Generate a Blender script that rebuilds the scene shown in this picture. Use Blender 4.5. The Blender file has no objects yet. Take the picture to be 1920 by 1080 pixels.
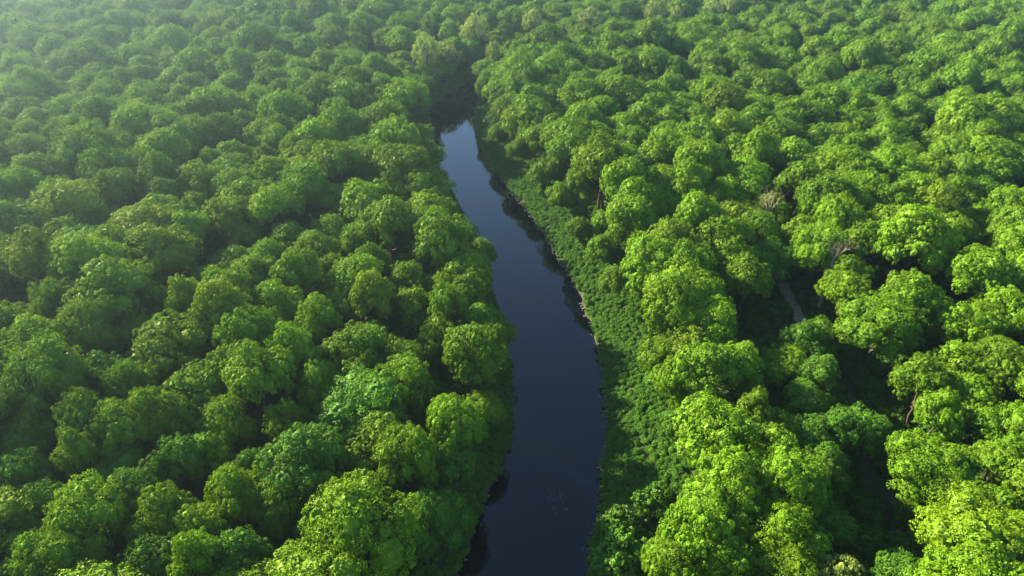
import bpy, math, random
import numpy as np
from mathutils import Vector
random.seed(7); RNG = np.random.default_rng(11)
R = math.radians
sc = bpy.context.scene
COL = sc.collection

# ------------------------------------------------------------------ camera
F = 1297.0; PITCH = R(33.0); CAMH = 60.0
SP, CP = math.sin(PITCH), math.cos(PITCH)
cam = bpy.data.cameras.new('camera'); camo = bpy.data.objects.new('camera', cam); COL.objects.link(camo)
camo.location = (0, 0, CAMH); camo.rotation_euler = (math.pi/2 - PITCH, 0, 0)
cam.sensor_width = 36; cam.lens = F/1920*36; cam.clip_end = 8000; cam.clip_start = 0.5
sc.camera = camo

def ground_at(px, py, h=0.0):
    """world x, y where the line of sight through a photo pixel meets height h, and its depth"""
    u, v = (px-960)/F, (py-540)/F
    z = (CAMH-h)/(SP + v*CP)
    return u*z, z*(CP - v*SP), z
def project(x, y, z):
    dz = z-CAMH
    d = y*CP - dz*SP
    return 960 + F*x/d, 540 + F*(-(y*SP) - dz*CP)/d, d

# ------------------------------------------------------------------ light, sky
SUN_AZ, SUN_EL = R(-56), R(24.5)
sdir = Vector((math.sin(SUN_AZ)*math.cos(SUN_EL), math.cos(SUN_AZ)*math.cos(SUN_EL), math.sin(SUN_EL)))
sl = bpy.data.lights.new('sun', 'SUN'); sl.energy = 5.0; sl.angle = R(0.6); sl.color = (1.0, 0.88, 0.58)
so = bpy.data.objects.new('sun', sl); COL.objects.link(so)
so.rotation_euler = (-sdir).to_track_quat('-Z', 'Y').to_euler(); so.location = sdir*300
w = bpy.data.worlds.new('World'); sc.world = w; w.use_nodes = True
nt = w.node_tree; nt.nodes.clear()
sky = nt.nodes.new('ShaderNodeTexSky'); sky.sky_type = 'NISHITA'; sky.sun_disc = False
sky.sun_elevation = SUN_EL; sky.sun_rotation = SUN_AZ; sky.altitude = 100; sky.air_density = 1.0; sky.dust_density = 0.3; sky.ozone_density = 3.5
bg = nt.nodes.new('ShaderNodeBackground'); bg.inputs[1].default_value = 0.075
ou = nt.nodes.new('ShaderNodeOutputWorld')
nt.links.new(sky.outputs[0], bg.inputs[0]); nt.links.new(bg.outputs[0], ou.inputs[0])
sc.view_settings.view_transform = 'Standard'; sc.view_settings.look = 'None'
sc.view_settings.exposure = 2.6; sc.view_settings.gamma = 1
sc.cycles.max_bounces = 5; sc.cycles.diffuse_bounces = 2; sc.cycles.glossy_bounces = 2
sc.cycles.transmission_bounces = 3; sc.cycles.volume_bounces = 0; sc.cycles.transparent_max_bounces = 4
sc.cycles.caustics_reflective = False; sc.cycles.caustics_refractive = False

# ------------------------------------------------------------------ materials
def mat(name):
    m = bpy.data.materials.new(name); m.use_nodes = True
    t = m.node_tree; t.nodes.clear()
    o = t.nodes.new('ShaderNodeOutputMaterial')
    return m, t, o
def N(t, typ, **kw):
    n = t.nodes.new(typ)
    for k, v in kw.items(): setattr(n, k, v)
    return n

def leaf_material(name):
    m, t, o = mat(name); L = t.links.new
    oi = N(t, 'ShaderNodeObjectInfo')
    at = N(t, 'ShaderNodeAttribute', attribute_name='leaf_tone')
    hsv = N(t, 'ShaderNodeHueSaturation')
    # tree to tree: hue and value; leaf to leaf: value
    mh = N(t, 'ShaderNodeMapRange'); mh.inputs[3].default_value = 0.494; mh.inputs[4].default_value = 0.505
    L(oi.outputs['Random'], mh.inputs[0]); L(mh.outputs[0], hsv.inputs['Hue'])
    m7 = N(t, 'ShaderNodeMath', operation='MULTIPLY'); m7.inputs[1].default_value = 7.31; L(oi.outputs['Random'], m7.inputs[0])
    fr = N(t, 'ShaderNodeMath', operation='FRACT'); L(m7.outputs[0], fr.inputs[0])
    mv = N(t, 'ShaderNodeMapRange'); mv.inputs[3].default_value = 0.80; mv.inputs[4].default_value = 1.18; L(fr.outputs[0], mv.inputs[0])
    ml = N(t, 'ShaderNodeMapRange'); ml.inputs[3].default_value = 0.72; ml.inputs[4].default_value = 1.3; L(at.outputs['Fac'], ml.inputs[0])
    mm = N(t, 'ShaderNodeMath', operation='MULTIPLY'); L(mv.outputs[0], mm.inputs[0]); L(ml.outputs[0], mm.inputs[1])
    L(mm.outputs[0], hsv.inputs['Value']); L(oi.outputs['Color'], hsv.inputs['Color'])
    df = N(t, 'ShaderNodeBsdfDiffuse'); L(hsv.outputs[0], df.inputs[0])
    tr = N(t, 'ShaderNodeBsdfTranslucent')
    tc = N(t, 'ShaderNodeMix', data_type='RGBA', blend_type='MULTIPLY'); tc.inputs[0].default_value = 1
    L(hsv.outputs[0], tc.inputs[6]); tc.inputs[7].default_value = (1.5, 1.35, 0.5, 1); L(tc.outputs[2], tr.inputs[0])
    mx = N(t, 'ShaderNodeMixShader'); mx.inputs[0].default_value = 0.22; L(df.outputs[0], mx.inputs[1]); L(tr.outputs[0], mx.inputs[2])
    gl = N(t, 'ShaderNodeBsdfGlossy'); gl.inputs['Roughness'].default_value = 0.5; gl.inputs[0].default_value = (1, 1, 1, 1)
    m2 = N(t, 'ShaderNodeMixShader'); m2.inputs[0].default_value = 0.008; L(mx.outputs[0], m2.inputs[1]); L(gl.outputs[0], m2.inputs[2])
    L(m2.outputs[0], o.inputs[0])
    return m
LEAF = leaf_material('leaves')

def noise_ramp(name, scale, cols, rough=0.9, bump=0.0, detail=6, coord='Object'):
    m, t, o = mat(name); L = t.links.new
    tc = N(t, 'ShaderNodeTexCoord'); nz = N(t, 'ShaderNodeTexNoise'); nz.inputs['Scale'].default_value = scale; nz.inputs['Detail'].default_value = detail
    L(tc.outputs[coord], nz.inputs[0])
    cr = N(t, 'ShaderNodeValToRGB'); L(nz.outputs[0], cr.inputs[0])
    e = cr.color_ramp.elements
    e[0].position = 0.3; e[0].color = (*cols[0], 1); e[1].position = 0.7; e[1].color = (*cols[-1], 1)
    for i, c in enumerate(cols[1:-1]):
        k = e.new(0.3+0.4*(i+1)/(len(cols)-1)); k.color = (*c, 1)
    b = N(t, 'ShaderNodeBsdfPrincipled'); b.inputs['Roughness'].default_value = rough; b.inputs['Specular IOR Level'].default_value = 0.2
    L(cr.outputs[0], b.inputs[0])
    if bump:
        bp = N(t, 'ShaderNodeBump'); bp.inputs['Strength'].default_value = bump; bp.inputs['Distance'].default_value = 0.1
        L(nz.outputs[0], bp.inputs['Height']); L(bp.outputs[0], b.inputs['Normal'])
    L(b.outputs[0], o.inputs[0])
    return m
BARK = noise_ramp('bark', 6, [(0.035, 0.027, 0.018), (0.085, 0.068, 0.048)], bump=0.6)
DEADWOOD = noise_ramp('dead_wood', 5, [(0.22, 0.16, 0.10), (0.38, 0.29, 0.19)], bump=0.4)
FLOOR = noise_ramp('forest_floor', 0.35, [(0.018, 0.028, 0.008), (0.03, 0.05, 0.012), (0.06, 0.045, 0.025)], bump=0.8)
PATHM = noise_ramp('sandy_earth', 0.9, [(0.22, 0.155, 0.10), (0.36, 0.27, 0.18)], bump=0.5)
STONE = noise_ramp('shore_stone', 3.0, [(0.035, 0.028, 0.024), (0.14, 0.11, 0.10)], bump=0.5)
PETAL = noise_ramp('petal', 3.0, [(0.35, 0.36, 0.33), (0.55, 0.56, 0.52)])

def water_material():
    m, t, o = mat('river_water'); L = t.links.new
    tc = N(t, 'ShaderNodeTexCoord')
    n1 = N(t, 'ShaderNodeTexNoise'); n1.inputs['Scale'].default_value = 0.55; n1.inputs['Detail'].default_value = 4
    n2 = N(t, 'ShaderNodeTexNoise'); n2.inputs['Scale'].default_value = 4.5; n2.inputs['Detail'].default_value = 3
    L(tc.outputs['Object'], n1.inputs[0]); L(tc.outputs['Object'], n2.inputs[0])
    a = N(t, 'ShaderNodeMath', operation='MULTIPLY_ADD'); a.inputs[1].default_value = 0.12
    L(n2.outputs[0], a.inputs[0]); L(n1.outputs[0], a.inputs[2])
    bp = N(t, 'ShaderNodeBump'); bp.inputs['Strength'].default_value = 0.12; bp.inputs['Distance'].default_value = 0.05
    L(a.outputs[0], bp.inputs['Height'])
    b = N(t, 'ShaderNodeBsdfPrincipled'); b.inputs['Base Color'].default_value = (0.0002, 0.0012, 0.005, 1)
    b.inputs['Roughness'].default_value = 0.03; b.inputs['IOR'].default_value = 1.30
    L(bp.outputs[0], b.inputs['Normal']); L(b.outputs[0], o.inputs[0])
    return m
WATER = water_material()

# ------------------------------------------------------------------ helpers
def link_mesh(name, verts, faces_n, faces_v, material, parent=None, smooth=False, tone=None):
    """numpy verts (n,3); faces_n = vertex count per face; faces_v = flat index list"""
    me = bpy.data.meshes.new(name)
    me.vertices.add(len(verts)); me.vertices.foreach_set('co', np.asarray(verts, np.float32).ravel())
    faces_n = np.asarray(faces_n, np.int32); faces_v = np.asarray(faces_v, np.int32)
    me.loops.add(len(faces_v)); me.loops.foreach_set('vertex_index', faces_v)
    me.polygons.add(len(faces_n))
    me.polygons.foreach_set('loop_start', np.concatenate([[0], np.cumsum(faces_n)[:-1]]).astype(np.int32))
    me.polygons.foreach_set('loop_total', faces_n)
    me.polygons.foreach_set('use_smooth', np.full(len(faces_n), smooth))
    me.update(calc_edges=True)
    if tone is not None:
        at = me.attributes.new('leaf_tone', 'FLOAT', 'FACE'); at.data.foreach_set('value', np.asarray(tone, np.float32))
    me.materials.append(material)
    o = bpy.data.objects.new(name, me); COL.objects.link(o)
    if parent: o.parent = parent
    return o

class MB:
    def __init__(s): s.v = []; s.n = []; s.f = []; s.c = 0; s.t = []
    def add(s, v, faces, tone=0.5):
        v = np.asarray(v, float); faces = np.asarray(faces)
        s.v.append(v); s.n.append(np.full(len(faces), faces.shape[1])); s.f.append((faces+s.c).ravel()); s.c += len(v)
        s.t.append(np.broadcast_to(tone, (len(faces),)))
    def tube(s, pts, rad, k=7):
        pts = [np.asarray(p, float) for p in pts]; ring = []
        for i, p in enumerate(pts):
            d = pts[min(i+1, len(pts)-1)] - pts[max(i-1, 0)]; d /= np.linalg.norm(d)+1e-9
            a = np.cross(d, [0.3, 0.9, 0.1]); a /= np.linalg.norm(a)+1e-9; b = np.cross(d, a)
            for j in range(k):
                q = 2*math.pi*j/k; ring.append(p + rad[i]*(math.cos(q)*a + math.sin(q)*b))
        fs = [[i*k+j, i*k+(j+1) % k, (i+1)*k+(j+1) % k, (i+1)*k+j] for i in range(len(pts)-1) for j in range(k)]
        s.add(ring, fs)
    def build(s, name, material, parent=None, smooth=False, tone=False):
        return link_mesh(name, np.concatenate(s.v), np.concatenate(s.n), np.concatenate(s.f), material, parent, smooth,
                         np.concatenate(s.t) if tone else None)

def icosphere(sub):
    import bmesh
    bm = bmesh.new(); bmesh.ops.create_icosphere(bm, subdivisions=sub, radius=1)
    v = np.array([x.co[:] for x in bm.verts]); f = np.array([[y.index for y in x.verts] for x in bm.faces]); bm.free()
    return v, f
ICO = icosphere(3)
def unit(a): return a/(np.linalg.norm(a, axis=-1, keepdims=True)+1e-9)
def fib(n, rng):
    i = np.arange(n)+0.5; ph = np.arccos(1-2*i/n); th = math.pi*(1+5**0.5)*i + rng.uniform(0, 6.28)
    return np.stack([np.cos(th)*np.sin(ph), np.sin(th)*np.sin(ph), np.cos(ph)], 1)

def leaves(mb, pos, nor, size, rng, tone):
    n = len(pos)
    a = unit(np.cross(nor, rng.normal(size=(n, 3)))); b = np.cross(nor, a)
    s = (size*rng.uniform(0.65, 1.35, n))[:, None]
    bend = nor*s*0.25
    v = np.stack([pos-a*s, pos+b*s*0.62-bend*0.3, pos+a*s-bend, pos-b*s*0.62-bend*0.3], 1).reshape(-1, 3)
    mb.add(v, np.arange(4*n).reshape(n, 4), tone)

def crown(name, seed, rad=4.5, half=4.0, zc=8.6, nl=20, skew=(0, 0), lobe=0.36, clumps=34, per=58, size=0.104, sparse=0.0, low=-0.34, parent=None):
    """leafy crown: lobes carry clumps, clumps carry single leaves; an inner mass of foliage behind them"""
    rng = np.random.default_rng(seed); mb = MB()
    d = fib(nl, rng); d = unit(d + rng.normal(scale=0.22, size=d.shape)); d = d[d[:, 2] > low]
    ctr = []; rr = []
    for q in d:
        k = rng.uniform(0.60, 0.86)
        ctr.append([q[0]*rad*k, q[1]*rad*k, q[2]*half*k]); rr.append(rad*lobe*rng.uniform(0.60, 1.08)*(1.08-0.2*(k-0.6)/0.26))
    ctr.append([skew[0]*0.3, skew[1]*0.3, half*0.25]); rr.append(rad*0.57)
    ctr = np.array(ctr); rr = np.array(rr)
    ctr[:, 0] += skew[0]*ctr[:, 2]/half; ctr[:, 1] += skew[1]*ctr[:, 2]/half
    asym = np.array([rng.uniform(0.85, 1.15), rng.uniform(0.85, 1.15), 1]); ctr *= asym
    ctr[:, 2] += zc
    sv, sf = ICO
    for c, r in zip(ctr, rr):
        ph = rng.uniform(0, 6, 3); cr = r*(0.5 if sparse else 0.62 if r > rad*0.55 else 0.74)
        bump = 1+0.13*np.sin(sv@np.array([5.1, 3.2, 4.3])+ph[0])*np.sin(sv@np.array([-3.7, 6.1, 2.4])+ph[1])+0.07*np.sin(sv@np.array([9, -8, 11])+ph[2])
        mb.add(sv*(cr*bump)[:, None]+c, sf, rng.uniform(0.2, 0.7, len(sf)))
    mid = np.array([0, 0, zc-0.3*half])
    for li, (c, r) in enumerate(zip(ctr, rr)):
        nc = max(8, int(clumps*(r/(rad*lobe))**2))
        dd = unit(fib(nc, rng)+rng.normal(scale=0.13, size=(nc, 3)))
        p = c + dd*r*rng.uniform(0.84, 1.14, nc)[:, None]
        ok = (dd@unit(c-mid) > -0.45)
        dist = np.linalg.norm(p[:, None]-ctr[None], axis=2)/rr[None]; dist[:, li] = 9
        ok &= dist.min(1) > 0.86
        if sparse: ok &= rng.random(nc) > sparse
        p = p[ok]; dd = dd[ok]
        ltone = rng.uniform(0.3, 0.7)
        for q, e0 in zip(p, dd):
            rc = r*rng.uniform(0.22, 0.40); ctone = ltone+rng.uniform(-0.18, 0.18)
            e = unit(rng.normal(size=(per, 3))); up = unit(e0+np.array([0, 0, 0.45])); dt = e@up
            e[dt < -0.1] *= -1
            pos = q + e*rc*rng.uniform(0.75, 1.1, per)[:, None]
            nor = unit(e*0.75+up*0.45+rng.normal(scale=0.38, size=(per, 3)))
            leaves(mb, pos, nor, size, rng, np.clip(ctone+rng.uniform(-0.3, 0.3, per), 0, 1))
    return mb.build(name, LEAF, parent, tone=True)

def trunk(name, seed, zc=8.6, rad=4.5, r0=0.28, material=None, parent=None):
    rng = np.random.default_rng(seed+99); mb = MB()
    top = zc+1.0; pts = [np.array([0, 0, -0.6])]
    for i in range(1, 7):
        pts.append(np.array([rng.normal(scale=0.14)*i**0.6, rng.normal(scale=0.14)*i**0.6, -0.6+(top+0.6)*i/6]))
    rads = [r0*1.5]+[r0*(1-0.75*i/6) for i in range(1, 7)]
    mb.tube(pts, rads, 9)
    for i in range(9):
        k = rng.uniform(0.45, 0.95); b = pts[0]+(pts[-1]-pts[0])*k; a = rng.uniform(0, 6.28)+i*2.4
        o = np.array([math.cos(a), math.sin(a), rng.uniform(0.35, 1.1)]); ln = rad*rng.uniform(0.45, 0.72)
        m1 = b+o*ln*0.45+rng.normal(scale=0.15, size=3); m2 = b+o*ln*0.9+np.array([0, 0, 0.5])+rng.normal(scale=0.2, size=3)
        mb.tube([b, m1, m2], [r0*0.38, r0*0.25, r0*0.08], 6)
    return mb.build(name, material or BARK, parent, smooth=True)

def tag(o, label=None, cat=None, group=None, kind=None):
    if label: o['label'] = label
    if cat: o['category'] = cat
    if group: o['group'] = group
    if kind: o['kind'] = kind
def empty(name, loc, rz=0.0):
    o = bpy.data.objects.new(name, None); COL.objects.link(o); o.location = loc; o.rotation_euler = (0, 0, rz)
    o.empty_display_size = 0.5
    return o

# ------------------------------------------------------------------ river outline (world), terrain
RIGHT_PX = [(1096, 1130), (1100, 1080), (1112, 1000), (1122, 950), (1128, 900), (1132, 830), (1132, 760), (1125, 700), (1118, 650), (1105, 600),
            (1085, 550), (1055, 500), (1025, 450), (992, 400), (950, 350), (908, 300), (894, 260), (889, 222), (896, 196)]
LEFT_PX = [(838, 1130), (862, 1080), (890, 1000), (906, 950), (930, 900), (960, 830), (966, 760), (961, 700), (950, 650), (940, 600),
           (925, 550), (908, 500), (890, 450), (868, 400), (842, 350), (815, 300), (806, 260), (806, 222), (815, 196)]
RE = np.array([ground_at(*p)[:2] for p in RIGHT_PX]); LE = np.array([ground_at(*p)[:2] for p in LEFT_PX])
def ext(E, near, far): return np.concatenate([np.array(near, float), E, np.array(far, float)])
b1 = RE[-1]; b0 = LE[-1]
RE = ext(RE, [(RE[0, 0]-9, -70), (RE[0, 0]-2, 5)], [b1+(3, 12), b1+(14, 24), b1+(34, 34), b1+(70, 50), b1+(130, 90), b1+(260, 240)])
LE = ext(LE, [(LE[0, 0]-9, -70), (LE[0, 0]-3.5, 5)], [b0+(5, 13), b0+(15, 28), b0+(41, 40), b0+(79, 57), b0+(137, 98), b0+(258, 246)])
def smooth_line(E, seed):
    rg = np.random.default_rng(seed); out = []
    for i in range(len(E)-1):
        p0, p1, p2, p3 = E[max(i-1, 0)], E[i], E[i+1], E[min(i+2, len(E)-1)]
        for t in (0, 0.2, 0.4, 0.6, 0.8):
            q = 0.5*(2*p1+(p2-p0)*t+(2*p0-5*p1+4*p2-p3)*t*t+(3*p1-p0-3*p2+p3)*t**3)
            out.append(q+rg.normal(scale=0.22, size=2)*(t > 0))
    return np.array(out+[E[-1]])
CRE, CLE = RE.copy(), LE.copy()
RE = smooth_line(RE, 3); LE = smooth_line(LE, 4)
POLY = np.concatenate([RE, LE[::-1]])
def seg_dist(P, E):
    A, B = E[:-1], E[1:]; D = B-A
    t = np.clip(((P[:, None]-A)*D).sum(2)/(D**2).sum(1), 0, 1)
    return np.linalg.norm(P[:, None]-(A+t[..., None]*D), axis=2).min(1)
def inside(P):
    x, y = P[:, 0:1], P[:, 1:2]; A = POLY; B = np.roll(POLY, -1, 0)
    c = ((A[:, 1] > y) != (B[:, 1] > y)) & (x < (B[:, 0]-A[:, 0])*(y-A[:, 1])/(B[:, 1]-A[:, 1]+1e-12)+A[:, 0])
    return c.sum(1) % 2 == 1
def river_d(P):
    """distance to the right and the left shoreline, and whether in the water"""
    P = np.atleast_2d(np.asarray(P, float)); return seg_dist(P, RE), seg_dist(P, LE), inside(P)
def height(P):
    P = np.atleast_2d(np.asarray(P, float)); r, l, ins = river_d(P); d = np.minimum(r, l)
    x, y = P[:, 0], P[:, 1]
    h = 0.35*np.minimum(d, 1.2) + 3.0*(1-np.exp(-np.maximum(d-1.2, 0)/7.0))
    roll = 1.5*np.sin(x*0.055+1.3)*np.cos(y*0.041+0.4)+0.7*np.sin(x*0.021-y*0.033)+0.25*np.sin(x*0.31)*np.sin(y*0.27+1)
    h += roll*np.clip((d-6)/20, 0, 1)
    far = np.clip((y-230)/300, 0, 1); h += 0*far
    return np.where(ins, -np.minimum(d*0.5, 1.5), h)
def H1(x, y): return float(height([(x, y)])[0])

xs = np.unique(np.concatenate([np.arange(-34, 66, 1.0), np.arange(-160, -34, 3.0), np.arange(66, 200, 3.0), np.arange(-460, -160, 20.0), np.arange(200, 460, 20.0),
                               np.array([-3000, -2000, -1200, -800, -600, 600, 800, 1200, 2000, 3000])]))
ys = np.unique(np.concatenate([np.arange(16, 190, 1.0), np.arange(190, 330, 3.0), np.arange(-100, 16, 4.0), np.arange(330, 700, 20.0),
                               np.array([-3000, -1200, -500, -250, 900, 1200, 2000, 3000])]))
GX, GY = np.meshgrid(xs, ys); P = np.stack([GX.ravel(), GY.ravel()], 1)
GH = np.concatenate([height(q) for q in np.array_split(P, 20)])
nx, ny = len(xs), len(ys); idx = np.arange(nx*ny).reshape(ny, nx)
qf = np.stack([idx[:-1, :-1], idx[:-1, 1:], idx[1:, 1:], idx[1:, :-1]], -1).reshape(-1, 4)
g = link_mesh('ground', np.column_stack([P, GH]), np.full(len(qf), 4), qf.ravel(), FLOOR, smooth=True)
tag(g, 'dark forest floor and low river banks under the trees', 'ground', kind='structure')

# water: one strip from shore to shore, tucked a little under the banks
nW = len(CRE); cen = (CRE+CLE)/2; wr = CRE+unit(CRE-cen)*1.6; wl = CLE+unit(CLE-cen)*1.6
wv = np.column_stack([np.concatenate([wr, wl]), np.zeros(2*nW)])
wt = link_mesh('river_water', wv, np.full(nW-1, 4), np.array([[i, i+1, nW+i+1, nW+i] for i in range(nW-1)]).ravel(), WATER)
tag(wt, 'still dark blue river winding between the two forests', 'river', kind='structure')

# ------------------------------------------------------------------ path in the gap on the right
PATH_PX = [(1392, 420), (1420, 455), (1450, 500), (1464, 540), (1484, 585), (1512, 640), (1556, 710), (1598, 800), (1632, 900), (1655, 1000), (1670, 1090)]
PW = np.array([ground_at(px, py, 2.2)[:2] for px, py in PATH_PX])
def resample(E, step):
    s = np.concatenate([[0], np.cumsum(np.linalg.norm(np.diff(E, axis=0), axis=1))]); q = np.arange(0, s[-1], step)
    return np.column_stack([np.interp(q, s, E[:, 0]), np.interp(q, s, E[:, 1])])
pr = resample(PW[3:6], 0.5); tg = unit(np.gradient(pr, axis=0)); nr = np.column_stack([-tg[:, 1], tg[:, 0]])
pv = []; cols = 5
for i in range(len(pr)):
    wd = 0.8+0.12*math.sin(i*0.17)+0.08*math.sin(i*1.1)
    for j in range(cols): pv.append(pr[i]+nr[i]*wd*(j/(cols-1)*2-1))
pv = np.array(pv); pz = height(pv)+0.06
pf = np.array([[i*cols+j, i*cols+j+1, (i+1)*cols+j+1, (i+1)*cols+j] for i in range(len(pr)-1) for j in range(cols-1)])
po = link_mesh('path', np.column_stack([pv, pz]), np.full(len(pf), 4), pf.ravel(), PATHM, smooth=True)
tag(po, 'narrow sandy brown path in the dark gap between the trees', 'path', kind='structure')

# ------------------------------------------------------------------ tree prototypes
SHAPES = [  # rad, half, skew, nl, adjective
    dict(rad=4.6, half=3.9, nl=30, adj='round'),
    dict(rad=4.9, half=3.5, nl=32, skew=(0.7, -0.3), adj='broad'),
    dict(rad=4.3, half=4.5, nl=30, skew=(-0.4, 0.3), adj='tall domed'),
    dict(rad=4.8, half=3.9, nl=24, lobe=0.40, adj='big-lobed'),
    dict(rad=4.5, half=4.0, nl=38, lobe=0.31, adj='many-lobed'),
    dict(rad=4.7, half=3.6, nl=28, skew=(-0.9, -0.5), adj='lopsided'),
    dict(rad=4.5, half=4.1, nl=32, lobe=0.33, skew=(0.2, 0.8), adj='bushy'),
    dict(rad=4.4, half=3.7, nl=26, lobe=0.37, adj='rounded'),
]
CZ = 8.6
# ------------------------------------------------------------------ tree places read off the photo
G, O, Y, D, P_ = 'green', 'olive', 'yellow', 'dark', 'pale'
S = []   # (px, py, r px, tone)
def block(ox, oy, k, lst):
    for e in lst:
        x, y, r = e[:3]; S.append((ox+x/k, oy+y/k, r/k, e[3] if len(e) > 3 else G))
block(0, 0, 3, [(1090,230,75),(120,600,140),(370,610,110),(560,530,90),(680,600,110),(820,560,90),(980,570,110),(1230,580,140),(1590,530,95),(1820,480,100),(1100,750,110),(1230,740,100),(850,780,100),(730,840,110),(600,740,90),(440,720,80),(310,760,90),(410,840,110),(150,820,110),(160,740,80),(30,770,80),(150,930,120),(330,930,90),(580,940,120),(740,930,90),(880,970,120),(1040,930,80),(1170,860,80),(1290,890,110),(1480,830,80),(1660,800,85),(1430,750,90),(1560,740,80),(1600,640,130),(1450,690,80),(1700,720,70),(1690,920,120),(1520,900,70),(1310,1000,110),(1500,1010,90),(1640,1050,100),(1850,1010,110),(1080,1060,110),(640,1040,110),(470,1000,90),(330,1040,90),(50,1030,80),(1800,650,80),(1880,800,80),(1880,620,90),(1010,490,80),(870,470,85),(690,430,90),(420,440,90),(1080,390,80),(1230,390,90),(920,370,80),(1500,430,80),(1430,300,70),(1560,300,80),(1720,350,90),(1830,370,90)])
block(0, 360, 3, [(110,60,110),(90,210,95),(330,170,140),(560,90,110),(800,130,170,O),(110,370,150),(610,310,150),(480,430,180,Y),(1060,150,140),(1270,240,110,D),(1330,110,90),(1600,140,110,O),(1130,380,110,O),(1390,370,130),(1760,240,110),(1660,420,130),(1870,350,90),(1840,100,110),(880,510,120,D),(1050,580,130,Y),(1270,540,140),(1530,570,150),(60,570,110,D),(240,690,110),(460,720,150),(170,850,190),(560,930,150,D),(700,650,100,D),(850,690,90,D),(930,820,190),(1050,730,110),(1390,780,150),(1310,950,150),(1640,900,140),(1770,680,140),(1880,560,100),(700,1040,120),(1860,850,110),(1790,1040,110),(1480,250,70,D),(300,560,110),(60,1020,120,D)])
block(0, 720, 3, [(110,130,140),(60,270,120,D),(470,150,140),(650,190,150),(620,330,150,D),(430,330,110),(820,110,130),(960,100,110),(1230,110,140),(1590,170,150),(1140,270,130),(980,340,130,D),(1380,330,110,D),(1520,570,160),(1300,540,90),(1820,220,120,D),(160,560,120,D),(340,560,110,D),(650,560,80,D),(780,540,75,D),(450,500,100,D),(60,420,110,D),(480,730,190,Y),(330,930,180),(150,900,140),(880,680,170),(1060,740,170),(800,930,180,D),(1100,950,170),(1300,890,170,D),(1870,560,90,D),(1730,660,90,D),(1720,960,170),(40,830,100,D)])
block(600, 700, 3.6, [(400,400,250,Y),(600,560,190),(900,350,180),(860,470,130,D),(240,830,150,D),(690,880,130,D),(880,820,100,D),(1090,80,110,D),(1040,560,90,D)])
block(480, 360, 3, [(500,90,180),(560,170,90),(760,40,90),(950,130,150),(1230,150,100,D),(1270,260,80,D),(1040,290,150),(830,270,70,D),(650,300,90,O),(450,330,95),(560,430,150),(840,420,110),(650,570,130,O),(880,560,130),(1050,450,60,Y),(1190,530,110),(1010,720,110),(1180,760,80),(1070,610,90),(810,850,110),(530,870,190),(200,920,130),(330,680,120),(60,580,130),(1240,920,170),(830,1030,150),(1340,640,90,D),(1250,640,110,D),(1300,780,90,D),(60,750,110,D)])
block(960, 0, 2, [(80,260,60),(150,300,70),(90,430,80),(230,560,90),(200,660,50,O),(330,680,120,Y),(470,650,90,D),(560,580,90),(640,570,80),(720,600,55),(760,630,70),(870,700,90),(960,780,90),(440,840,110),(560,760,90),(680,780,70),(590,930,95,O),(780,910,110),(850,960,100),(700,980,90),(480,1010,110),(650,1040,110),(880,1040,110),(1100,840,80),(1150,930,90),(1210,590,75),(1060,610,90),(1090,690,90),(1280,760,110),(1440,650,90),(1500,540,80),(1560,620,80),(1340,900,110),(1500,940,140),(1600,850,110),(1280,1000,100),(1680,700,90),(1750,780,90),(1860,760,100),(1880,860,90),(1800,620,90),(1760,950,90),(1750,1040,120),(920,560,70),(60,340,45),(200,230,70),(410,340,90),(330,400,80),(100,120,60,D),(-5,395,45,'gold')])
block(960, 540, 2, [(560,90,110),(540,180,80),(700,170,110,O),(890,130,150),(1060,200,100,Y),(850,260,110),(740,380,100),(910,340,90),(620,320,90),(760,520,150),(910,440,70),(1020,430,80),(960,570,130),(830,700,150),(1060,700,120),(760,800,130),(1050,850,140),(690,900,130),(800,980,130),(1030,1020,130),(1150,620,80,P_),(1270,980,105,P_),(1150,460,80,D),(1130,310,80,D),(1160,740,85,D),(600,1010,100),(1180,90,60,D),(1390,110,140),(1390,210,120),(1500,40,110),(1440,390,110),(1360,440,80,D),(1560,300,110),(1700,240,120),(1620,420,110),(1740,330,110),(1850,240,110),(1720,100,120),(1860,60,110),(1600,600,160),(1700,690,120),(1490,560,100),(1860,580,120),(1560,740,130),(1500,800,110,D),(1880,750,110),(1780,950,190,Y),(1900,1040,130,Y),(1520,980,120,D),(1480,1060,110,D)])
# pale slender trees by the far river bend
S += [(800, 98, 16, P_), (815, 112, 14, P_), (868, 40, 11, P_), (876, 66, 10, P_), (845, 128, 16, P_), (880, 128, 15, P_), (862, 150, 15, G), (800, 140, 26, D), (770, 150, 28, D), (752, 110, 24, D), (1440, 395, 36, Y)]
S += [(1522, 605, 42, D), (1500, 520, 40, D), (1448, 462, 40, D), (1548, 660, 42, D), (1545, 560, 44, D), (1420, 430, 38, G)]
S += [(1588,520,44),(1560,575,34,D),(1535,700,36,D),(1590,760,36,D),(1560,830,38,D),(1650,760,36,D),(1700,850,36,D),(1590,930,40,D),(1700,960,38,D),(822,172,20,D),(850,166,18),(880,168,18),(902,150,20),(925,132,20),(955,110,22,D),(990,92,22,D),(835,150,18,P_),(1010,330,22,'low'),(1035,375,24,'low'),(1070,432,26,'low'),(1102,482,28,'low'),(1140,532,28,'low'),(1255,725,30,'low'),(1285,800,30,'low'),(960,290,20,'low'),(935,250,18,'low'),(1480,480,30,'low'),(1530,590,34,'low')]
TONES = {G: (0.084, 0.168, 0.003), O: (0.096, 0.157, 0.005), Y: (0.090, 0.170, 0.003), D: (0.052, 0.130, 0.007), P_: (0.17, 0.23, 0.045), 'gold': (0.22, 0.25, 0.025)}  # D: deeper greens, plus shade painted into trees of gaps and banks
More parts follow.
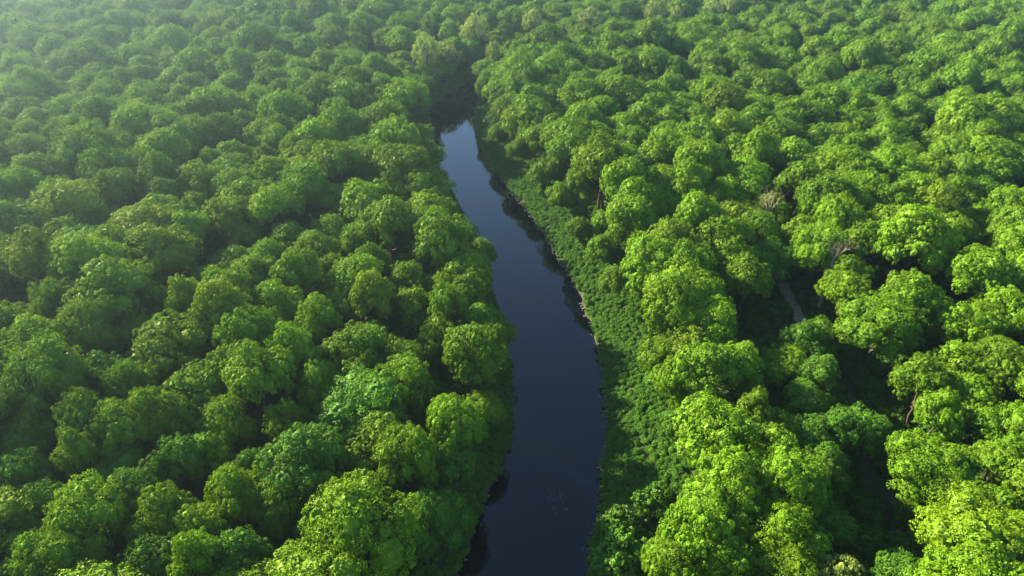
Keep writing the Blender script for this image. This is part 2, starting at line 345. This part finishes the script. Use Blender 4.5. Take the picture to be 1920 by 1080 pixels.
TW = {G: 'green', O: 'olive', Y: 'yellow-green', D: 'dark green', P_: 'pale yellowish', 'gold': 'golden yellow'}

T = []   # dict x y r tone shape lo
def place(x, y, r, tone, zs=None):
    T.append(dict(x=x, y=y, r=r, tone=tone, shape=random.randrange(len(SHAPES)), rz=random.uniform(0, 6.28), zs=zs))
def ok_dist(x, y, r, f):
    for q in T:
        if (q['x']-x)**2+(q['y']-y)**2 < (f*(q['r']+r))**2: return False
    return True
for px, py, rp, tone in [(e+(G,))[:4] for e in S]:
    low = tone == 'low'; hc = 2.2
    for it in range(3):
        x, y, z = ground_at(px, py, hc+(4.6 if low else 8.8)); hc = H1(x, y)
    if low: tone = D  # shaded lower trees get their shade from the darker leaf tone
    r = min(5.8, max(2.3, rp*z/F))
    for it in range(6):                            # crowns overhanging the water stand back on the bank
        rd, ld, ins = river_d([(x, y)])
        left = ld[0] < rd[0]; need = (r*0.62+(2.2 if y > 95 else 0) if left else (r*0.8+(1.5 if low else 4.3 if y < 150 else 1.0))); d_ = min(ld[0], rd[0])
        if ins[0]: x += (-1 if left else 1)*(d_+need)
        elif d_ < need: x += (-1 if left else 1)*(need-d_+0.1)
        else: break
    if not ok_dist(x, y, r, 0.36): continue
    place(x, y, r, tone, 0.55 if low else None)
# rows standing close along the shore: the tall edge of the right bank, the far outer bend
def shore_row(E, y0, y1, step, off, r0, r1, f, tones, side, zs=None):
    pts_ = resample(E, 0.5); tg_ = unit(np.gradient(pts_, axis=0)); last = -99
    for i, (p, t) in enumerate(zip(pts_, tg_)):
        if not (y0 < p[1] < y1) or i*0.5-last < step: continue
        nrm = np.array([t[1], -t[0]])*side; o_ = off+random.uniform(-0.8, 0.8); rr_ = random.uniform(r0, r1)
        x, y = p+nrm*o_
        if inside(np.array([[x, y]]))[0] or not ok_dist(x, y, rr_, f): continue
        place(x, y, rr_, random.choice(tones), zs); last = i*0.5
shore_row(RE, 60, 190, 4.0, 11.0, 3.9, 4.8, 0.48, [G, G, Y], 1)
shore_row(RE, 130, 200, 4.0, 7.0, 3.2, 4.0, 0.5, [G, D], 1)
shore_row(LE, 172, 330, 3.6, 2.8, 3.2, 4.4, 0.42, [G, G, D, G, P_], -1)
shore_row(RE, 188, 330, 3.6, 2.4, 3.2, 4.2, 0.42, [G, G, D], 1)
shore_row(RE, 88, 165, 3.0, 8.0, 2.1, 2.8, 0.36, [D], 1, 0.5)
n_marked = len(T)
# the forest between and beyond the trees read off the photo
def fill(x0, x1, y0, y1, rmin, rmax, f, tries):
    grid = {}
    cs = 8.0
    def key(x, y): return (int(x//cs), int(y//cs))
    for q in T: grid.setdefault(key(q['x'], q['y']), []).append(q)
    C = np.column_stack([RNG.uniform(x0, x1, tries), RNG.uniform(y0, y1, tries)])
    rd = np.concatenate([seg_dist(c, RE) for c in np.array_split(C, 40)]); ld = np.concatenate([seg_dist(c, LE) for c in np.array_split(C, 40)])
    ins = np.concatenate([inside(c) for c in np.array_split(C, 40)]); pd = np.concatenate([seg_dist(c, PW) for c in np.array_split(C, 40)])
    for (x, y), a, b, i, p in zip(C, rd, ld, ins, pd):
        if i: continue
        r = random.uniform(rmin, rmax)
        right = a < b
        lim = 1.0 if y > 188 else (9.2 if y < 150 else 4.5) + r*0.9 if right else 2.2+r*0.35
        if min(a, b) < lim: continue
        if p < r*0.6+0.9: continue
        X, Yp = key(x, y); bad = False
        for dx in (-1, 0, 1):
            for dy in (-1, 0, 1):
                for q in grid.get((X+dx, Yp+dy), ()):
                    if (q['x']-x)**2+(q['y']-y)**2 < (f*(q['r']+r))**2: bad = True; break
                if bad: break
            if bad: break
        if bad: continue
        t = random.random(); tone = G if t < 0.66 else D if t < 0.82 else Y if t < 0.92 else O
        place(x, y, r, tone); grid.setdefault((X, Yp), []).append(T[-1])
fill(-190, 210, 18, 300, 3.3, 4.9, 0.65, 36000)
fill(-330, 330, 240, 430, 3.5, 5.0, 0.68, 22000)
fill(-70, 80, 6, 60, 3.2, 4.8, 0.66, 4000)
for q in T:
    q['z'] = H1(q['x'], q['y'])
    bend = 1.0+0.10*math.sin(q['x']*0.05)*math.cos(q['y']*0.06)
    small = q['r']/4.6
    q['sx'] = small*1.03; q['sz'] = (0.40+0.56*small)*random.uniform(0.8, 1.18)*bend
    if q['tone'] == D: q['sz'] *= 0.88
    if q['zs']: q['sz'] = q['zs']*random.uniform(0.9, 1.1)
    if q['tone'] == P_ and q['y'] > 150: q['sz'] *= 1.5
    px, py, d = project(q['x'], q['y'], q['z']+CZ*q['sz']); q['px'], q['py'], q['d'] = px, py, d
    rdd, ldd, _ = river_d([(q['x'], q['y'])])
    if not q['zs'] and (ldd[0] < 9 or rdd[0] < 18): q['sz'] *= 1.12 if q['y'] < 95 else 1.0 if rdd[0] < ldd[0] else 0.92; px, py, d = project(q['x'], q['y'], q['z']+CZ*q['sz']); q['px'], q['py'], q['d'] = px, py, d
    q['big'] = q['r']*F/d
    if math.hypot(px-1482, (py-576)) < q['big']*1.05+5: q['drop'] = True
    m = q['big']*0.8
    q['in'] = (-m < px < 1920+m) and (-m < py < 1080+m) and d > 5
T = [q for q in T if not q.get('drop') and not (q['px'] > 1530 and q['py'] > 560 and seg_dist(np.array([[q['x'], q['y']]]), PW)[0] < q['r']*0.45+0.3)]
vis = sorted([q for q in T if q['in']], key=lambda q: -q['big'])
NIND = 300
for i, q in enumerate(vis):
    q['ind'] = i < NIND-16 or (q['tone'] in (P_, 'gold'))
IND = [q for q in vis if q.get('ind')]; REST = [q for q in T if not q.get('ind')]

# order along the banks, for labels
def words_for(q):
    rd, ld, _ = river_d([(q['x'], q['y'])]); q['rd'], q['ld'] = rd[0], ld[0]
for q in IND: words_for(q)
ORD = ['first', 'second', 'third', 'fourth', 'fifth', 'sixth', 'seventh', 'eighth', 'ninth', 'tenth', 'eleventh', 'twelfth', 'thirteenth', 'fourteenth', 'fifteenth', 'sixteenth', 'seventeenth', 'eighteenth', 'nineteenth', 'twentieth']
used = set()
def size_word(q): return 'small' if q['r'] < 3.3 else 'large' if q['r'] > 5.0 else 'mid-sized'
for side in ('left', 'right'):
    bank = [q for q in IND if (q['ld'] < q['rd']) == (side == 'left') and min(q['ld'], q['rd']) < (5.0 if side == 'left' else 11.0) and q['y'] < 170]
    bank.sort(key=lambda q: -q['py'])
    for i, q in enumerate(bank[:20]):
        q['label'] = f"{size_word(q)} {TW[q['tone']]} tree lining the {side} river bank, {ORD[i]} one upstream from the bottom edge"
for q in IND:
    if 'label' in q: used.add(q['label']); continue
    px, py = int(round(q['px']/19.2)), int(round(q['py']/10.8)); px = min(99, max(1, px)); py = min(99, max(1, py))
    where = 'left' if q['ld'] < q['rd'] else 'right'
    for k in range(30):
        s = f"{size_word(q)} {TW[q['tone']]} {SHAPES[q['shape']]['adj'].split()[-1]} tree in the {where} forest, {px} percent across, {py} percent down"
        if s not in used: break
        py += 1
    used.add(s); q['label'] = s

PROTO = {}
for i, sh in enumerate(SHAPES):
    k = {a: b for a, b in sh.items() if a != 'adj'}
    PROTO[i] = (trunk('trunk', 50+i, CZ, sh['rad']), crown('crown', 100+i, zc=CZ, **k))
PALE = (trunk('trunk', 70, CZ, 4.2, material=BARK), crown('crown', 140, zc=CZ, rad=4.4, half=4.0, nl=26, lobe=0.30, clumps=26, per=34, sparse=0.18))
first = {}
def put_tree(q):
    root = empty('broadleaf_tree', (q['x'], q['y'], q['z']), q['rz'])
    root.scale = (q['sx'], q['sx'], q['sz'])
    tag(root, q['label'], 'tree', 'broadleaf trees of the riverside forest')
    pair = PALE if q['tone'] in (P_, 'gold') else PROTO[q['shape']]
    key = id(pair)
    for o in pair:
        if key in first: c = o.copy(); COL.objects.link(c)
        else: c = o
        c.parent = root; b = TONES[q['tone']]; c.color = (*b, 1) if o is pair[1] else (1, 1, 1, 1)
    first[key] = True
for q in IND: put_tree(q)

# ------------------------------------------------------------------ stuff made of instanced foliage
def scatter(name, pts, sources, color, label, cat):
    """pts: list of (x, y, z, rz, sx, sz, which source)"""
    A = np.array(pts, float)
    me = bpy.data.meshes.new(name); me.vertices.add(len(A)); me.vertices.foreach_set('co', A[:, :3].astype(np.float32).ravel())
    a = me.attributes.new('rot', 'FLOAT_VECTOR', 'POINT'); r = np.zeros((len(A), 3)); r[:, 2] = A[:, 3]; a.data.foreach_set('vector', r.astype(np.float32).ravel())
    a = me.attributes.new('scl', 'FLOAT_VECTOR', 'POINT'); a.data.foreach_set('vector', np.column_stack([A[:, 4], A[:, 4], A[:, 5]]).astype(np.float32).ravel())
    a = me.attributes.new('which', 'INT', 'POINT'); a.data.foreach_set('value', A[:, 6].astype(np.int32))
    o = bpy.data.objects.new(name, me); COL.objects.link(o); o.color = (*color, 1); me.materials.append(LEAF)
    ng = bpy.data.node_groups.new(name, 'GeometryNodeTree')
    ng.interface.new_socket('Geometry', in_out='INPUT', socket_type='NodeSocketGeometry')
    ng.interface.new_socket('Geometry', in_out='OUTPUT', socket_type='NodeSocketGeometry')
    n = ng.nodes; L = ng.links.new
    gi = n.new('NodeGroupInput'); go = n.new('NodeGroupOutput'); jn = n.new('GeometryNodeJoinGeometry')
    def attr(nm, dt):
        q = n.new('GeometryNodeInputNamedAttribute'); q.data_type = dt; q.inputs[0].default_value = nm; return q.outputs[0]
    ar, as_, aw = attr('rot', 'FLOAT_VECTOR'), attr('scl', 'FLOAT_VECTOR'), attr('which', 'INT')
    for i, src in enumerate(sources):
        cmp_ = n.new('FunctionNodeCompare'); cmp_.data_type = 'INT'; cmp_.operation = 'EQUAL'
        L(aw, cmp_.inputs[2]); cmp_.inputs[3].default_value = i
        oi = n.new('GeometryNodeObjectInfo'); oi.inputs['Object'].default_value = src; oi.inputs['As Instance'].default_value = False
        ip = n.new('GeometryNodeInstanceOnPoints')
        L(gi.outputs[0], ip.inputs['Points']); L(cmp_.outputs[0], ip.inputs['Selection']); L(oi.outputs['Geometry'], ip.inputs['Instance'])
        L(ar, ip.inputs['Rotation']); L(as_, ip.inputs['Scale']); L(ip.outputs[0], jn.inputs[0])
    L(jn.outputs[0], go.inputs[0])
    md = o.modifiers.new('scatter', 'NODES'); md.node_group = ng
    tag(o, label, cat, kind='stuff')
    return o
src = [PROTO[i][1] for i in range(len(SHAPES))]
far = [(q['x'], q['y'], q['z'], q['rz'], q['sx'], q['sz'], q['shape']) for q in REST]
scatter('distant_forest', far, src, (0.080, 0.160, 0.005), 'mass of green treetops fading into pale haze toward the top', 'forest')

# shrubs on the banks: a few one can tell apart, and cover nobody could count
def bush_parts(seed, root=None):
    return crown('foliage', seed, rad=1.25, half=0.95, zc=0.55, nl=16, lobe=0.36, clumps=15, per=26, size=0.085, low=-0.1, parent=root)
BUSH_PX = [(1165, 1000, 'dark green bush at the water edge on the right bank, nearest the bottom edge', 2.2),
           (1225, 960, 'leafy green bush on the right bank slope just below the nearest tall trees', 1.9),
           (1160, 1055, 'low green bush cut by the bottom edge on the right bank', 2.4),
           (1085, 420, 'dark round bush at the foot of the right bank trees above the river bend', 2.0),
           (1105, 470, 'bluish green bush spilling down the right bank beside the narrow grassy strip', 1.8),
           (1025, 370, 'small dark bush at the upper end of the right bank grassy strip', 1.9),
           (1240, 740, 'dark green bush under the tall bright trees halfway along the grassy strip', 2.1)]
big_bush = []
for i, (px, py, lab, s) in enumerate(BUSH_PX):
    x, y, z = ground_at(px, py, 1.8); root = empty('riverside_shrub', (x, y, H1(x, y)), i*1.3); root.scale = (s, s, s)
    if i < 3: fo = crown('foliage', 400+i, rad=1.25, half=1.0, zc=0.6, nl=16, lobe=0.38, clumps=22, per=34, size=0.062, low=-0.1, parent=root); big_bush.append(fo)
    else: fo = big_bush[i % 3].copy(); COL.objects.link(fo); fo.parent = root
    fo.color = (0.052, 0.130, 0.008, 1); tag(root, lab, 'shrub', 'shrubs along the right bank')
# low sources of leaf cover: three more plants growing on the grassy strip
bushes = []
for i, (px, py, lab) in enumerate([(1195, 850, 'low leafy plant clump in the middle of the right bank grassy strip, nearest the bottom'),
                                   (1160, 690, 'low leafy plant clump on the right bank strip, level with the river widening'),
                                   (1105, 560, 'low leafy plant clump high on the narrow part of the right bank strip')]):
    x, y, z = ground_at(px, py, 1.5); root = empty('low_plant', (x, y, H1(x, y)-0.1), i*2.1); root.scale = (0.6, 0.6, 0.6)
    fo = bush_parts(300+i, root); fo.color = (0.050, 0.130, 0.010, 1); bushes.append(fo); tag(root, lab, 'plant', 'low plants on the right bank')
bank = []
for x, y in np.column_stack([RNG.uniform(-45, 60, 110000), RNG.uniform(14, 215, 110000)]):
    bank.append((x, y))
bank = np.array(bank); rd = np.concatenate([seg_dist(c, RE) for c in np.array_split(bank, 60)]); ld = np.concatenate([seg_dist(c, LE) for c in np.array_split(bank, 60)])
ins = np.concatenate([inside(c) for c in np.array_split(bank, 60)])
keep = (~ins) & (((rd < 12) & (rd > 0.25) & (rd < ld)) | ((ld < 5.5) & (ld > 0.2) & (ld <= rd)))
bk = bank[keep]; hz = height(bk)
pts = []
for (x, y), h in zip(bk, hz):
    if random.random() > 0.9: continue
    clump = 0.5+0.5*math.sin(x*0.9+math.sin(y*0.5)*2)*math.sin(y*0.45+1.7*math.sin(x*0.3))
    s = random.uniform(0.24, 0.40)+0.12*clump
    pts.append((x, y, h-0.15, random.uniform(0, 6.28), s, s*random.uniform(0.75, 1.2), random.randrange(3)))
scatter('bank_vegetation', pts, bushes, (0.058, 0.150, 0.010), 'dense low green plants covering both river banks', 'ground cover')
# understorey in the gaps of the forest
U = np.column_stack([RNG.uniform(-110, 140, 12000), RNG.uniform(18, 220, 12000)])
rd = np.concatenate([seg_dist(c, RE) for c in np.array_split(U, 20)]); ld = np.concatenate([seg_dist(c, LE) for c in np.array_split(U, 20)]); pdist = np.concatenate([seg_dist(c, PW) for c in np.array_split(U, 20)])
ins = np.concatenate([inside(c) for c in np.array_split(U, 20)]); k = (~ins) & (ld > 4) & (rd > np.where(U[:, 1] < 140, 13, 4)) & ((pdist > 2.6) | ((U[:, 1] < 82) & (pdist > 0.6))); U = U[k]; hz = height(U)
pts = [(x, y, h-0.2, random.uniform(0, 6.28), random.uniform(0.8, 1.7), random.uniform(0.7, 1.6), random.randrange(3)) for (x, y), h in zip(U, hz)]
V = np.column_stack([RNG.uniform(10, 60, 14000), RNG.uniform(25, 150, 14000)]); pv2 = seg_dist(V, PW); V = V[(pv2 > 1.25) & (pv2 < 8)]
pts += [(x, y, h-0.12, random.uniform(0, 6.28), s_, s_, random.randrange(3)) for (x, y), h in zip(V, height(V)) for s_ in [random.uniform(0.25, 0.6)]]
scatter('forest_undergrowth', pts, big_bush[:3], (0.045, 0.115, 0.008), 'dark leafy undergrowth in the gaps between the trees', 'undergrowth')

# ------------------------------------------------------------------ bare dead trees
def dead_tree(x, y, hgt, spread, seed, label):
    rng = np.random.default_rng(seed); z0 = H1(x, y)
    root = empty('dead_tree', (x, y, z0)); tag(root, label, 'dead tree')
    tb = MB(); fork = np.array([0.2, 0.1, hgt*0.66])
    tb.tube([(0, 0, -0.5), (0.1, 0, hgt*0.25), fork], [0.34, 0.26, 0.2], 9); tb.build('trunk', DEADWOOD, root, smooth=True)
    def grow(mb, p, d, ln, r, lev):
        pts = [p]; rads = [r]; q = p.copy(); dd = d.copy()
        for i in range(4):
            dd = unit(dd+rng.normal(scale=0.13, size=3)+np.array([0, 0, 0.05])); q = q+dd*ln/4; pts.append(q.copy()); rads.append(r*(1-0.2*(i+1)))
        mb.tube(pts, rads, 6)
        if lev > 0:
            for i in range(4):
                k = rng.integers(1, 5); nd = unit(dd+rng.normal(scale=0.45, size=3)); grow(mb, pts[k], nd, ln*0.62, rads[k]*0.75, lev-1)
    for i in range(6):
        a = i*1.05+rng.uniform(-0.2, 0.2); br = MB()
        grow(br, fork+np.array([0, 0, rng.uniform(-0.5, 0.3)]), unit(np.array([math.cos(a)*spread, math.sin(a)*spread, 1.1])), hgt*0.20, 0.09, 2)
        br.build('branch', DEADWOOD, root, smooth=True)
x, y, z = ground_at(1566, 470, 13.5); dead_tree(x, y, 13.3, 0.5, 5, 'bare dead tree with pale brown branches fanning up between green crowns on the right')
x, y, z = ground_at(1441, 392, 12.5); dead_tree(x, y, 13.5, 0.5, 9, 'few bare pinkish twigs poking through a bright crown left of the dead tree')

# ------------------------------------------------------------------ stones along the shore, petals on the water
mb = MB(); sv, sf = icosphere(2)
for E, n in ((RE, 520), (LE, 200)):
    pts_ = resample(E[6:96], 0.1)
    for i in range(n):
        p = pts_[RNG.integers(len(pts_))]+RNG.normal(scale=0.22, size=2); s = RNG.uniform(0.05, 0.2)
        mb.add(sv*np.array([s*RNG.uniform(0.7, 1.4), s*RNG.uniform(0.7, 1.4), s*0.6])*(1+0.15*np.sin(sv[:, :1]*5+i))+np.array([p[0], p[1], 0.02]), sf)
o = mb.build('shore_stones', STONE, smooth=True); tag(o, 'small dark stones and mud clods along the waterline', 'stones', kind='stuff')
mb = MB()
for i in range(26):
    px, py = 1048+RNG.normal(scale=13), 935+RNG.normal(scale=20)
    x, y, z = ground_at(px, py, 0); s = RNG.uniform(0.012, 0.032); a = RNG.uniform(0, 3.1, 1)[0]; k = 6
    v = [(x+s*math.cos(a+j*math.pi/3)*1.3, y+s*math.sin(a+j*math.pi/3), 0.02+0.012*(j % 2)) for j in range(k)]+[(x, y, 0.0)]
    mb.add(v, [[j, (j+1) % k, k] for j in range(k)])
o = mb.build('floating_petals', PETAL); tag(o, 'tiny white petals drifting on the dark water near the bottom', 'petals', kind='stuff')

# ------------------------------------------------------------------ haze
hm, ht, ho = mat('haze')
pv_ = N(ht, 'ShaderNodeVolumePrincipled'); pv_.inputs['Color'].default_value = (0.58, 0.80, 1.0, 1); pv_.inputs['Density'].default_value = 0.00037
pv_.inputs['Anisotropy'].default_value = 0.8
ht.links.new(pv_.outputs[0], ho.inputs['Volume'])
hb = MB(); X0, X1, Y0, Y1, Z0, Z1 = -3050, 3050, -3050, 3050, -6.0, 61.5
hv = [(x, y, z) for z in (Z0, Z1) for x, y in ((X0, Y0), (X1, Y0), (X1, Y1), (X0, Y1))]
hb.add(hv, [(0, 3, 2, 1), (4, 5, 6, 7), (0, 1, 5, 4), (1, 2, 6, 5), (2, 3, 7, 6), (3, 0, 4, 7)])
ho_ = hb.build('haze', hm); tag(ho_, 'thin morning haze brightening toward the upper left', 'haze', kind='stuff')
print('marked', n_marked, 'total', len(T), 'visible', len(vis), 'individuals', len(IND))
